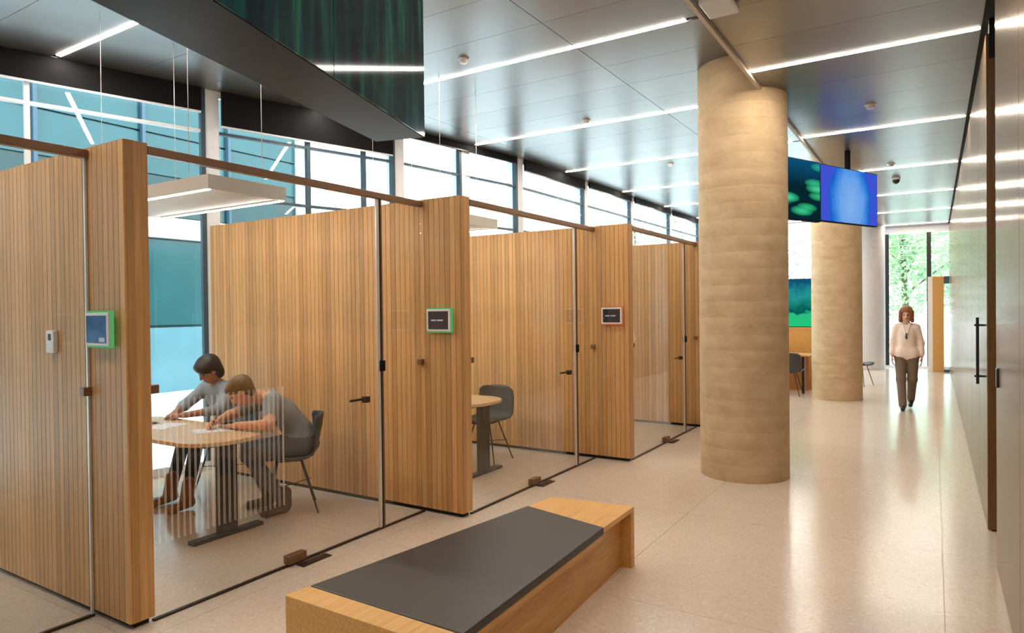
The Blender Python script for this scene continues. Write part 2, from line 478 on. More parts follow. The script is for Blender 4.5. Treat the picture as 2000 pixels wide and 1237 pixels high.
# ---------------------------------------------------------------- slatted partitions
SW = .052
def slat_mesh(name, sx, sy, z0, z1):
    me = bpy.data.meshes.new(name)
    bm = bmesh.new(); vs = [bm.verts.new(v) for v in boxv((-sx / 2, -sy / 2, z0), (sx / 2, sy / 2, z1))]
    for f in BF: bm.faces.new([vs[i] for i in f])
    bm.to_mesh(me); bm.free(); me.materials.append(M['oak']); return me
face_slat = slat_mesh('slat', SW - .0042, .014, .035, H)
end_slat = slat_mesh('slat', .014, T / 3 - .003, .035, H)
wall_lab = ['nearest slatted oak partition, cut by the left edge of the picture',
            'slatted oak partition with a green-rimmed tablet, second from the camera',
            'slatted oak partition with a red-rimmed tablet, third from the camera',
            'farthest slatted oak partition, seen just left of the big concrete column']
xback = [-7.05, -6.38, -5.70, -5.36]
nvis = [42, 70, 70, 70]
for i, (x, y) in enumerate(W):
    t = thing('slatted_partition', wall_lab[i], 'partition', (x - .1, y + T / 2, 0), 'slatted oak walls between the rooms')
    box('core', (xback[i], y + .014, .035), (x - .014, y + T, H - .004), 'oak', t)
    box('plinth', (xback[i] + .02, y + .03, 0), (x - .03, y + T - .015, .036), 'reveal', t)
    n = min(nvis[i], int((x - xback[i]) / SW))
    for j in range(n):
        o = link(bpy.data.objects.new('slat', face_slat), t)
        o.location = (x - .001 - SW / 2 - j * SW - t.location.x, y + .007 - t.location.y, 0)
    for j in range(3):
        o = link(bpy.data.objects.new('slat', end_slat), t)
        o.location = (x - .0065 - t.location.x, y + .014 + (T - .014) * (j + .5) / 3 - t.location.y, 0)

# ---------------------------------------------------------------- glass fronts and doors
room_word = ['the room at the left picture edge', 'the nearest room with people', 'the second room', 'the third room']
piv = [None, (2.88, 3.77), (5.35, 6.30), (7.88, 8.69)]
for i in range(4):
    if i == 0: gx, ya, yb = -3.90, -1.2, W[0][1]
    else: gx, ya, yb = W[i - 1][0] - .02, W[i - 1][1] + T, W[i][1]
    t = thing('glass_front', f'clear fixed glass front with bronze head rail of {room_word[i]}', 'glass partition', (gx, ya, 0), 'glass fronts of the rooms')
    box('head_rail', (gx - .025, ya + .002, 2.495), (gx + .025, yb - .002, 2.54), 'bronze', t, bev=.003)
    box('floor_track', (gx - .012, ya + .002, .0), (gx + .012, yb - .002, .012), 'bronze_dark', t)
    g0, g1 = .014, 2.494
    if i == 0:
        box('fixed_pane', (gx - .006, .72, g0), (gx + .006, yb - .004, g1), 'glass', t)
        box('fixed_pane', (gx - .006, ya, g0), (gx + .006, .71, g1), 'glass', t)
        box('edge_profile', (gx - .008, yb - .016, g0), (gx + .008, yb - .0045, g1), 'steel', t)
    else:
        a, b = piv[i]
        box('fixed_pane', (gx - .006, ya + .004, g0), (gx + .006, a - .004, g1), 'glass_lined' if i == 1 else 'glass', t)
        box('side_pane', (gx - .006, b + .03, g0), (gx + .006, yb - .004, g1), 'glass', t)
        box('wall_clip', (gx - .022, ya + .0025, 1.222), (gx + .022, ya + .045, 1.268), 'bronze', t, bev=.003)
        box('door_jamb', (gx - .014, b + .016, g0), (gx + .014, b + .03, g1), 'bronze', t)
        d = thing('glass_door', f'frameless glass pivot door of {room_word[i]}', 'door', (gx, a, .013), 'glass doors of the rooms')
        box('door_pane', (gx - .005, a + .002, g0 + .004), (gx + .005, b - .022, g1 - .004), 'glass', d)
        box('edge_profile', (gx - .009, b - .022, g0), (gx + .009, b + .004, g1), 'steel', d, bev=.002)
        box('seal', (gx - .009, b + .004, g0), (gx + .009, b + .014, g1), 'bronze_dark', d)
        pp = box('pivot_patch', (gx - .028, a + .004, g0), (gx + .028, a + .15, .07), 'bronze', d, bev=.004)
        box('lock', (gx - .02, b - .006, 1.195), (gx + .026, b + .04, 1.275), 'black', d, bev=.004)
        lv = box('lever_rose', (gx - .022, b - .17, .975), (gx + .022, b - .125, 1.02), 'bronze_dark', d, bev=.004)
        box('lever', (-.045, -.12, -.008), (-.028, .01, .008), 'bronze_dark', lv, local=True)
        fp = tag(box('floor_plate', (gx + .03, a + .06, 0), (gx + .10, a + .30, .006), 'bronze_dark'),
                 f'dark steel floor pivot cover plate at the door of {room_word[i]}', 'floor plate', 'door pivot plates')
    box('wall_clip', (gx - .022, yb - .045, 1.207), (gx + .022, yb - .0025, 1.253), 'bronze', t, bev=.003)

# ---------------------------------------------------------------- room tablets and wall control
def mk_screen(name, base, bars):
    k = N(name); v = k.coords((1, 1, 1), rnd=False)
    nz = k.n('TexNoise'); nz.inputs['Scale'].default_value = 9; k.l(v, nz.inputs['Vector'])
    c = k.mix(nz.outputs['Fac'], base, bars)
    e = k.n('Emission'); k.l(c, e.inputs[0]); e.inputs[1].default_value = 1
    g = k.n('BsdfGlossy'); g.inputs['Roughness'].default_value = .08; g.inputs[0].default_value = (.06, .06, .06, 1)
    a = k.n('AddShader'); k.l(e.outputs[0], a.inputs[0]); k.l(g.outputs[0], a.inputs[1]); k.l(a.outputs[0], k.out.inputs[0])
    return k.m
M['tab_blue'] = mk_screen('tablet_blue', (.01, .02, .05, 1), (.06, .12, .22, 1))
M['tab_dark'] = mk_screen('tablet_dark', (.012, .010, .010, 1), (.035, .025, .03, 1))
M['tab_text'] = emit('tablet_text', (.32, .33, .4, 1), 1)
tabs = [(-3.735, 0, 'green_led', 'tab_blue', 'blue room tablet with green rim on the nearest slatted wall'),
        (-3.350, 1, 'green_led', 'tab_dark', 'dark room tablet with green rim on the second slatted wall'),
        (-2.945, 2, 'red_led', 'tab_dark', 'dark room tablet with orange-red rim on the third slatted wall')]
for cx, i, led, scr, lab in tabs:
    y = W[i][1]; z = 1.57
    t = thing('room_tablet', lab, 'tablet', (cx, y - .02, z), 'room booking tablets')
    hw, hh = .118, .088
    box('bracket', (cx - .05, y - .018, z - .04), (cx + .05, y - .0005, z + .04), 'plastic', t)
    box('light_rim', (cx - hw - .010, y - .034, z - hh - .010), (cx + hw + .010, y - .018, z + hh + .010), led, t, bev=.006)
    b = box('body', (cx - hw, y - .046, z - hh), (cx + hw, y - .034, z + hh), 'plastic', t, bev=.005)
    sc_ = box('screen', (cx - hw + .018, y - .0475, z - hh + .016), (cx + hw - .018, y - .0455, z + hh - .016), scr, t)
    if i:
        for dx, wdt in ((-.045, .05), (.02, .06)):
            box('screen_text', (cx + dx - wdt / 2, y - .0482, z - .006), (cx + dx + wdt / 2, y - .0476, z + .006), 'tab_text', sc_)
    else:
        box('screen_text', (cx + .03, y - .0482, z - hh + .022), (cx + .085, y - .0476, z - hh + .045), 'tab_text', sc_)
t = thing('wall_control', 'small white control unit on the nearest slatted wall, left of the tablet', 'thermostat', (-4.291, W[0][1] - .01, 1.495))
box('housing', (-4.335, W[0][1] - .028, 1.43), (-4.247, W[0][1] - .0005, 1.56), 'plastic', t, bev=.006)
box('sensor_window', (-4.305, W[0][1] - .0295, 1.503), (-4.272, W[0][1] - .0275, 1.54), 'bronze_dark', t)

# ---------------------------------------------------------------- columns
def column(cx, cy, r, z1, mat, lab):
    prof = [(r, 0)]; n = 26; hz = z1 / n
    for i in range(n):                       # pour rings: each board course a hair in or out
        rr = r + random.uniform(-.0005, .0005)
        prof += [(rr - .0005, i * hz + .002), (rr, i * hz + .006), (rr, (i + 1) * hz - .006), (rr - .0005, (i + 1) * hz - .002)]
    prof.append((r, z1))
    o = lathe('concrete_column', prof, (cx, cy, 0), mat, None, 72)
    for p in o.data.polygons: p.use_smooth = True
    return tag(o, lab, 'column', 'round concrete columns')
column(-1.60, 6.85, .418, ZL + .02, 'concrete', 'large tan round concrete column at the centre right')
column(-1.475, 13.23, .41, ZL + .02, 'concrete', 'second round concrete column, beyond the hanging screens')
column(-1.475, 19.75, .41, ZL + .02, 'concrete_pale', 'pale round column at the far end, behind the other two')

# ---------------------------------------------------------------- bench
t = thing('bench', 'tapered oak bench with inset black leather seat pad in the corridor', 'bench', (-2.0, 3.0, 0))
NL, NR, FR, FL = (-2.462, 1.99), (-1.560, 1.98), (-1.630, 4.04), (-2.19, 3.965)
pn, pf, pfr, pnr = (-2.447, 2.115), (-2.222, 3.705), (-1.623, 3.555), (-1.566, 2.10)
hb = .379
prism('near_end', [NL, NR, pnr, pn], 0, hb, 'oak_side', t, bev=.003)
prism('near_top', [NL, NR, pnr, pn], hb, hb + .004, 'oak_top', t)
prism('far_top', [pf, pfr, FR, FL], hb - .028, hb + .004, 'oak_top', t, bev=.002)
prism('far_end', [(-2.18, 3.915), (-1.632, 3.99), FR, FL], 0, hb - .028, 'oak_side', t, bev=.002)
prism('deck', [pn, pnr, pfr, pf], hb - .065, hb - .035, 'oak_side', t)
prism('side_panel', [(-1.61, 2.11), (-1.70, 3.985), (-1.735, 3.985), (-1.65, 2.11)], 0, hb - .065, 'oak_side', t)
prism('side_panel', [(-2.43, 2.125), (-2.40, 2.125), (-2.15, 3.92), (-2.185, 3.92)], 0, hb - .065, 'oak_side', t)
prism('seat_pad', [(pn[0] + .002, pn[1] + .002), (pnr[0] + .004, pnr[1] + .002), (pfr[0] + .004, pfr[1] - .002), (pf[0] + .002, pf[1] - .002)], hb - .034, hb + .008, 'leather', t, bev=.006)

# ---------------------------------------------------------------- hanging dark screen box over the rooms
def along(a, b, t): return (a[0] + (b[0] - a[0]) * t, a[1] + (b[1] - a[1]) * t)
RF, RN = (-3.275, 4.0), (-2.10, .32)          # screen face, far and near ends
LF, LN = (-3.665, 3.885), (-2.56, -.05)
ZB = 2.966
def mk_mediascreen():
    k = N('dark_led_screen'); v = k.coords((1, 1, 1), rnd=False)
    mp = k.n('Mapping'); mp.inputs['Scale'].default_value = (9, 9, .9); k.l(v, mp.inputs['Vector'])
    nz = k.n('TexNoise'); nz.inputs['Scale'].default_value = 1; nz.inputs['Detail'].default_value = 5; k.l(mp.outputs[0], nz.inputs['Vector'])
    c = k.ramp(nz.outputs['Fac'], [(.35, (.004, .008, .012, 1)), (.52, (.004, .022, .024, 1)), (.62, (.006, .05, .04, 1)), (.75, (.03, .14, .07, 1))])
    p = k.n('BsdfPrincipled'); k.l(c, p.inputs['Emission Color']); p.inputs['Emission Strength'].default_value = .75; p.inputs['Specular IOR Level'].default_value = .3
    p.inputs['Base Color'].default_value = (.004, .006, .007, 1); p.inputs['Roughness'].default_value = .06
    k.l(p.outputs[0], k.out.inputs[0]); return k.m
M['media'] = mk_mediascreen()
M['box_metal'] = plain('dark_box_metal', lin(26, 22, 20), .5, .0, .25)
t = thing('media_box', 'dark hanging media screen box high over the nearest glass room', 'screen', (-2.9, 2.0, ZB))
prism('casing', [LF, (RF[0] - .012, RF[1] - .003), (RN[0] - .012, RN[1] - .003), LN], ZB, ZL - .002, 'box_metal', t)
for a, b in ((0, .352), (.354, .705), (.707, 1.0)):
    p0 = along(RF, RN, a); p1 = along(RF, RN, b)
    prism('screen_panel', [p0, (p0[0] - .011, p0[1] - .003), (p1[0] - .011, p1[1] - .003), p1], ZB + .004, ZL - .002, 'media', t)

# ---------------------------------------------------------------- pendants
def pendant(x0, x1, y0, y1, z, lab):
    t = thing('pendant_lamp', lab, 'lamp', ((x0 + x1) / 2, (y0 + y1) / 2, z), 'rectangular pendant lamps in the rooms')
    wd = .03; hgt = .10
    box('top_panel', (x0 + wd, y0 + wd, z + .012), (x1 - wd, y1 - wd, z + .03), 'pendant', t)
    for lo, hi in (((x0, y0), (x1, y0 + wd)), ((x0, y1 - wd), (x1, y1)), ((x0, y0 + wd), (x0 + wd, y1 - wd)), ((x1 - wd, y0 + wd), (x1, y1 - wd))):
        s = box('side_panel', (lo[0], lo[1], z), (hi[0], hi[1], z + hgt), 'pendant', t)
    for y in (y0 + .004, y1 - .026): box('light_line', (x0 + .02, y, z - .006), (x1 - .02, y + .022, z - .0005), 'pendant_light', t)
    for x in (x0 + .25, x1 - .25):
        for y in (y0 + .02, y1 - .02):
            tube('cable', [(x, y, z + hgt), (x, y, ZL - .001)], .0025, 'steel', t, 6)
pendant(-5.85, -4.19, 2.80, 3.45, 2.50, 'rectangular white pendant lamp with lit edges in the nearest room')
pendant(-5.30, -3.90, 5.28, 5.95, 2.50, 'rectangular pendant lamp in the second room, partly behind its slatted wall')

# ---------------------------------------------------------------- tables
def rrect(x0, x1, y0, y1, r, n=8):
    out = []
    for cx, cy, a in ((x1 - r, y1 - r, 0), (x0 + r, y1 - r, 90), (x0 + r, y0 + r, 180), (x1 - r, y0 + r, 270)):
        for i in range(n + 1):
            q = math.radians(a + 90 * i / n); out.append((cx + r * math.cos(q), cy + r * math.sin(q)))
    return out
def table(x0, x1, y0, y1, lab, px):
    cy = (y0 + y1) / 2
    t = thing('meeting_table', lab, 'table', ((x0 + x1) / 2, cy, 0), 'meeting tables')
    prism('table_top', rrect(x0, x1, y0, y1, .28), .700, .73, 'table_oak', t, bev=.004)
    prism('top_frame', rrect(x0 + .15, x1 - .15, y0 + .12, y1 - .12, .1), .672, .6995, 'black_metal', t)
    for x in px:
        pd = box('pedestal', (x - .035, cy - .07, .028), (x + .035, cy + .07, .672), 'black_metal', t, bev=.006)
        box('foot', (x - .04, cy - .29, 0), (x + .04, cy + .29, .0275), 'black_metal', pd, bev=.004)
    return t
table(-6.05, -4.28, 2.76, 3.42, 'oak-topped meeting table with black pedestals in the nearest room', (-4.46, -5.78))
table(-5.30, -3.74, 5.22, 5.94, 'oak-topped meeting table in the second room, half hidden by the slatted wall', (-3.86, -5.1))

# ---------------------------------------------------------------- chairs
def chair_parts():
    prof = [(-.215, .425), (-.19, .445), (-.10, .445), (.02, .432), (.11, .436), (.165, .462), (.20, .52), (.225, .60), (.245, .69), (.258, .77), (.262, .80)]
    n = 14; vs = []; fs = []
    for j, (y, z) in enumerate(prof):
        back = max(0, min(1, (j - 5) / 4))
        hw = .225 * (1 - .10 * max(0, (j - 8) / 2)) if j > 7 else .225
        if j == 0: hw = .20
        if j == len(prof) - 1: hw = .17
        for i in range(n + 1):
            u = -1 + 2 * i / n
            vs.append((u * hw, y - back * .075 * u * u, z + (1 - back) * .035 * u ** 4 - (.0 if j < 9 else .012 * u * u)))
    for j in range(len(prof) - 1):
        for i in range(n):
            a = j * (n + 1) + i; fs.append((a, a + 1, a + n + 2, a + n + 1))
    sh = bpy.data.meshes.new('seat_shell'); sh.from_pydata(vs, [], fs); sh.update(); sh.materials.append(M['shell'])
    for p in sh.polygons: p.use_smooth = True
    legs = []
    for sx in (-1, 1):
        for sy in (-1, 1):
            v, f = tube_v([(sx * .09, sy * .09 - .02, .435), (sx * .20, sy * .20, .0)], [.009, .007], 8)
            me = bpy.data.meshes.new('leg'); me.from_pydata(v, [], f); me.update(); me.materials.append(M['wire']); legs.append(me)
    v, f = [], []
    for a, b in (((-.15, -.16, .21), (.15, .16, .21)), ((-.15, .16, .21), (.15, -.16, .21))):
        vv, ff = tube_v([a, b], .004, 6); f += [tuple(i + len(v) for i in q) for q in ff]; v += vv
    br = bpy.data.meshes.new('cross_brace'); br.from_pydata(v, [], f); br.update(); br.materials.append(M['wire'])
    hub = bpy.data.meshes.new('seat_mount'); hub.from_pydata(boxv((-.11, -.13, .418), (.11, .09, .432)), [], BF); hub.update(); hub.materials.append(M['black_metal'])
    return sh, legs, br, hub
CH = chair_parts()
def chair(x, y, rz, lab):
    t = thing('shell_chair', lab, 'chair', (x, y, 0), 'dark shell chairs with wire legs', rz)
    o = link(bpy.data.objects.new('seat_shell', CH[0]), t)
    m = o.modifiers.new('thick', 'SOLIDIFY'); m.thickness = .012; m.offset = 0
    for me in CH[1]: link(bpy.data.objects.new('leg', me), t)
    link(bpy.data.objects.new('cross_brace', CH[2]), t); link(bpy.data.objects.new('seat_mount', CH[3]), t)
    return t
# a chair turned by rz faces (sin rz, -cos rz)
RA = math.atan2(-.62, .78)
CA = (-4.56, 3.77)
chair(CA[0], CA[1], RA, 'dark shell chair of the person in the grey T-shirt')
chair(-5.66, 3.93, -.05, 'dark shell chair of the dark-haired person near the window')
chair(-4.16, 6.10, .05, 'empty dark shell chair at the table in the second room')

# things on the table
t = tag(box('phone', (-5.62, 3.04, .7305), (-5.50, 3.19, .739), 'black_metal', bev=.004), 'dark phone lying on the table by the window side', 'phone')
for q, (x, y, a, lab) in enumerate([(-5.30, 3.12, .3, 'white paper sheet on the table beside the phone'), (-4.78, 3.20, -.5, 'white note sheet under the writing hand of the person in grey')]):
    o = box('paper_sheet', (x - .105, y - .148, .7305), (x + .105, y + .148, .733), 'paper'); o.rotation_euler.z = a
    tag(o, lab, 'paper', 'papers on the meeting table')

# ---------------------------------------------------------------- ceiling devices and white box
def detector(x, y, z, lab):
    t = thing('smoke_detector', lab, 'smoke detector', (x, y, z), 'round detectors on the ceiling')
    lathe('base', [(.05, -.012), (.055, -.001)], (x, y, z), 'plastic', t, 24)
    lathe('cap', [(.02, -.04), (.036, -.036), (.042, -.0125)], (x, y, z), 'plastic', t, 24)
detector(-3.72, 5.126, ZL, 'small round smoke detector on the high ceiling before the first full light line')
detector(-3.667, 7.637, ZL, 'small round smoke detector on the high ceiling near the second full light line')
detector(-3.634, 10.718, ZL, 'small round smoke detector on the high ceiling left of the big column')
detector(-.54, 7.751, ZR, 'small round detector on the corridor ceiling between the first two light lines')
detector(-.52, 11.133, ZR, 'small round detector on the corridor ceiling right of the blue screen')
t = thing('ceiling_camera', 'small dark dome camera under the corridor ceiling beside the blue screen', 'camera', (-.51, 12.43, ZR))
lathe('base', [(.06, -.03), (.065, -.001)], (-.51, 12.43, ZR), 'plastic', t, 24)
lathe('dome', [(.012, -.095), (.04, -.08), (.052, -.05), (.055, -.031)], (-.51, 12.43, ZR), 'black_metal', t, 24)
t = thing('ceiling_box', 'white flat access point box under the ceiling at the top edge', 'access point', (-1.18, 4.55, ZR))
box('housing', (-1.305, 4.42, ZR - .055), (-1.10, 4.69, ZR - .012), 'plastic', t, bev=.012)
box('mount', (-1.27, 4.47, ZR - .012), (-1.13, 4.63, ZR - .0005), 'black', t)

# ---------------------------------------------------------------- hanging screens
def mk_leaf_screen():
    k = N('leaf_screen'); tc = k.n('TexCoord')
    mp = k.n('Mapping'); mp.inputs['Rotation'].default_value = (0, -.75, 0); mp.inputs['Scale'].default_value = (1.3, 1, 5.0); k.l(tc.outputs['Object'], mp.inputs['Vector'])
    vo = k.n('TexVoronoi'); vo.inputs['Scale'].default_value = 1.3; k.l(mp.outputs[0], vo.inputs['Vector'])
    c = k.ramp(vo.outputs['Distance'], [(.0, (.12, .75, .50, 1)), (.24, (.03, .45, .20, 1)), (.38, (.01, .20, .09, 1)), (.44, (.002, .02, .03, 1))])
    sp = k.n('SeparateXYZ'); k.l(tc.outputs['Object'], sp.inputs[0])
    f = k.math('MULTIPLY_ADD', sp.outputs['Z'], 1.0, -.05)
    c = k.mix(k.math('MAXIMUM', f, 0), c, (.01, .22, .55, 1))
    e = k.n('Emission'); k.l(c, e.inputs[0]); e.inputs[1].default_value = .95; k.l(e.outputs[0], k.out.inputs[0]); return k.m
def mk_blue_screen():
    k = N('blue_screen'); tc = k.n('TexCoord'); mp = k.n('Mapping'); mp.inputs['Scale'].default_value = (1.9, 1, 1.35); mp.inputs['Location'].default_value = (-.02, 0, .14)
    k.l(tc.outputs['Object'], mp.inputs['Vector'])
    g = k.n('TexGradient', gradient_type='SPHERICAL'); k.l(mp.outputs[0], g.inputs[0])
    nz = k.n('TexNoise'); nz.inputs['Scale'].default_value = 3; k.l(mp.outputs[0], nz.inputs['Vector'])
    f = k.math('ADD', g.outputs['Fac'], k.math('MULTIPLY_ADD', nz.outputs['Fac'], .3, -.15))
    c = k.ramp(f, [(.0, (.06, .10, .75, 1)), (.12, (.012, .14, .68, 1)), (.30, (.06, .28, .85, 1)), (.5, (.16, .42, .95, 1)), (.9, (.25, .50, .98, 1))])
    e = k.n('Emission'); k.l(c, e.inputs[0]); e.inputs[1].default_value = .85; k.l(e.outputs[0], k.out.inputs[0]); return k.m
M['leaf_screen'] = mk_leaf_screen(); M['blue_screen'] = mk_blue_screen()
SA, SB = Vector((-1.771, 8.0)), Vector((-.661, 10.48)); sd = (SB - SA).normalized()
ang = math.atan2(sd.y, sd.x)
def tv(s0, s1, z0, z1, scr, lab):
    c = SA + sd * ((s0 + s1) / 2); hw = (s1 - s0) / 2; hh = (z1 - z0) / 2
    t = thing('hanging_screen', lab, 'screen', (c.x, c.y, (z0 + z1) / 2), 'pair of hanging screens', ang)
    box('casing', (-hw, -.01, -hh), (hw, .05, hh), 'black', t, local=True, bev=.004)
    box('display', (-hw + .010, -.013, -hh + .012), (hw - .010, -.0095, hh - .010), scr, t, local=True)
    box('mount_pole', (-.03, .0, hh - .01), (.03, .045, ZR - (z0 + z1) / 2 - .0005), 'black', t, local=True)
L2 = (SB - SA).length
tv(0, L2 / 2 - .003, 2.70, 3.45, 'leaf_screen', 'hanging screen with a green leaf picture, next to the big column')
tv(L2 / 2 + .003, L2, 2.72, 3.44, 'blue_screen', 'hanging screen with a glowing blue picture over the corridor')

# ---------------------------------------------------------------- far lounge
def mk_mural():
    k = N('mural_screen'); tc = k.n('TexCoord'); nz = k.n('TexNoise'); nz.inputs['Scale'].default_value = 4; nz.inputs['Detail'].default_value = 4
    k.l(tc.outputs['Object'], nz.inputs['Vector']); sp = k.n('SeparateXYZ'); k.l(tc.outputs['Object'], sp.inputs[0])
    f = k.math('ADD', k.math('MULTIPLY_ADD', sp.outputs['Z'], 1.0, .5), k.math('MULTIPLY_ADD', nz.outputs['Fac'], .5, -.25))
    c = k.ramp(f, [(.08, (.02, .62, .22, 1)), (.26, (.03, .55, .24, 1)), (.32, (.0, .10, .09, 1)), (.5, (.01, .24, .20, 1)), (.68, (.02, .33, .32, 1)), (.85, (.005, .10, .20, 1))])
    e = k.n('Emission'); k.l(c, e.inputs[0]); e.inputs[1].default_value = .9; k.l(e.outputs[0], k.out.inputs[0]); return k.m
M['mural'] = mk_mural()
t = thing('media_wall', 'low oak media wall in the far lounge, seen between two columns', 'media wall', (-2.8, 14.6, 0))
box('panel_body', (-3.6, 14.55, 0), (-1.98, 14.68, 1.20), 'oak_side', t)
box('upstand', (-3.6, 14.54, 1.20), (-1.98, 14.70, 1.225), 'oak_top', t)
t = thing('landscape_screen', 'screen with a teal and green landscape above the oak media wall', 'screen', (-2.79, 14.6, 1.2255))
box('casing', (-3.6, 14.57, 1.2255), (-1.98, 14.65, 2.205), 'black', t, bev=.004)
box('display', (-3.585, 14.5665, 1.24), (-1.995, 14.5705, 2.19), 'mural', t)
table_far = thing('lounge_table', 'oak lounge table in front of the media wall between the columns', 'table', (-2.6, 13.95, 0))
prism('table_top', rrect(-3.3, -2.02, 13.6, 14.3, .06), .70, .73, 'oak_top', table_far, bev=.003)
box('table_panel', (-3.25, 14.2, 0), (-2.08, 14.23, .70), 'oak_dark', table_far)
for x in (-3.2, -2.1): box('leg', (x - .025, 13.66, 0), (x + .025, 13.71, .70), 'black_metal', table_far)
BSH = CH[0].copy(); BSH.materials.clear(); BSH.materials.append(M['black'])
def black_chair(x, y, rz, lab):
    t = chair(x, y, rz, lab); t.children[0].data = BSH; t['group'] = 'black chairs in the far lounge'
black_chair(-2.28, 13.32, math.pi, 'black chair at the lounge table between the two columns')
black_chair(-1.32, 15.55, 1.2, 'black chair just right of the second concrete column')
# oak fin at the corridor end
t = thing('oak_fin', 'narrow oak partition standing at the end of the corridor on the right', 'partition', (.09, 19.55, 0))
box('board', (-.035, 19.50, .0), (.20, 19.56, 2.34), 'oak_side', t, bev=.003)
box('board', (-.135, 19.565, .0), (.20, 19.62, 2.34), 'white', t, bev=.003)
box('cap_rail', (.201, 19.50, 2.16), (.318, 19.60, 2.34), 'blue_steel', t)
box('side_glass', (.201, 19.54, .06), (.318, 19.552, 2.159), 'glass_window', t)
box('foot_rail', (.201, 19.50, 0), (.318, 19.60, .06), 'blue_steel', t)

# ---------------------------------------------------------------- outside
M['paving'] = plain('paving', (.72, .72, .72, 1), .8, nscale=2)
tag(prism('ground', [(-90, -60), (60, -60), (60, 120), (-90, 120)], -.50, -.302, 'paving'), kind='structure')
def facade_mat(name, c, rough=.15):
    k = N(name); v = k.coords((1, 1, 1), rnd=True)
    nz = k.n('TexNoise'); nz.inputs['Scale'].default_value = .8; k.l(v, nz.inputs['Vector'])
    f = k.math('MULTIPLY_ADD', nz.outputs['Fac'], .5, .75); c = k.mix(1.0, c, f, 'MULTIPLY')
    return k.bsdf(c, rough, 0, .5)
M['teal'] = facade_mat('teal_glazing', lin(34, 80, 84))
M['teal_dark'] = facade_mat('teal_spandrel', lin(18, 56, 58))
M['sky_blue'] = facade_mat('pale_blue_glazing', lin(92, 130, 140))
M['cyan'] = facade_mat('cyan_band', lin(30, 150, 180))
t = thing('office_building', 'teal glass office building across the street, seen through the left windows', 'building', (-16.6, 6, -.3))
BX = -16.0; BY0, BY1 = -14.0, 13.6
box('body', (BX - 8, BY0, -.3), (BX - .12, BY1, 16), 'teal_dark', t)
levels = [(-.3, 1.3, 'sky_blue'), (1.36, 3.45, 'teal'), (4.05, 5.0, 'teal_dark'), (5.05, 6.0, 'teal'), (6.05, 7.3, 'teal'), (7.9, 9.0, 'teal_dark'), (9.05, 11.0, 'teal')]
for z0, z1, m in levels:
    y = BY0
    while y < BY1 - .2:
        y1 = min(y + 2.3, BY1)
        box('window_panel', (BX - .12, y + .05, z0), (BX - .06, y1 - .05, z1), m, t)
        y = y1
for z0, z1 in ((3.5, 4.0), (7.35, 7.85), (11.1, 11.6)):
    box('slab_edge', (BX - .12, BY0, z0), (BX + .12, BY1, z1), 'white', t)
y = BY0 + 2.3
while y < BY1:
    box('fin', (BX - .06, y - .04, -.3), (BX + .05, y + .04, 15.9), 'blue_steel', t); y += 2.3
box('corner_pier', (BX - .3, BY1, -.3), (BX + .12, BY1 + .25, 16), 'white', t)

def mk_leaf():
    k = N('leaf'); oi = k.n('TexCoord'); nz = k.n('TexNoise'); nz.inputs['Scale'].default_value = 1.6; k.l(oi.outputs['Object'], nz.inputs['Vector'])
    c = k.ramp(nz.outputs['Fac'], [(.3, lin(110, 140, 112)), (.5, lin(158, 184, 142)), (.7, lin(205, 220, 176))])
    d = k.n('BsdfDiffuse'); tr = k.n('BsdfTranslucent'); k.l(c, d.inputs[0]); k.l(c, tr.inputs[0])
    m = k.n('MixShader'); m.inputs[0].default_value = .5; k.l(d.outputs[0], m.inputs[1]); k.l(tr.outputs[0], m.inputs[2]); k.l(m.outputs[0], k.out.inputs[0]); return k.m
M['leaf'] = mk_leaf(); M['bark'] = plain('bark', lin(96, 82, 66), .9)
def tree(x, y, hgt, rad, n, lab, base=-.302):
    t = thing('street_tree', lab, 'tree', (x, y, base), 'trees outside the windows')
    tube('trunk', [(x, y, base), (x + .05, y, base + hgt * .3), (x - .04, y + .05, base + hgt * .6), (x, y, base + hgt * .85)], [.14, .11, .08, .03], 'bark', t, 8)
    for a in range(5):
        q = a * 1.26; z = base + hgt * (.35 + .08 * a)
        tube('branch', [(x, y, z), (x + rad * .6 * math.cos(q), y + rad * .6 * math.sin(q), z + hgt * .18)], [.05, .015], 'bark', t, 6)
    P = rng.normal(size=(n, 3)); P /= np.linalg.norm(P, axis=1)[:, None]
    P *= (rng.random(n) ** .45)[:, None] * np.array([rad, rad, hgt * .40]); P += np.array([x, y, base + hgt * .60])
    vs = []; fs = []
    for p in P:
        a = rng.normal(size=3); a /= np.linalg.norm(a); b = np.cross(a, rng.normal(size=3)); b /= np.linalg.norm(b)
        s = rng.uniform(.06, .13); i = len(vs)
        vs += [tuple(p - a * s), tuple(p + b * s * .5), tuple(p + a * s), tuple(p - b * s * .5)]; fs.append((i, i + 1, i + 2, i + 3))
    o = mesh('foliage', vs, fs, 'leaf', t); o['kind'] = 'stuff'
tree(-.9, 27.5, 6.6, 2.4, 5600, 'leafy green tree outside the window at the corridor end')
tree(1.4, 33.5, 7.4, 2.6, 4500, 'pale leafy tree behind the dark window post at the corridor end')
tree(-13.5, 34.0, 7.5, 3.0, 3000, 'pale green tree outside the windows left of the big column')
tree(-6.2, 30.0, 6.5, 2.2, 1500, 'pale tree seen above the landscape screen between the columns')

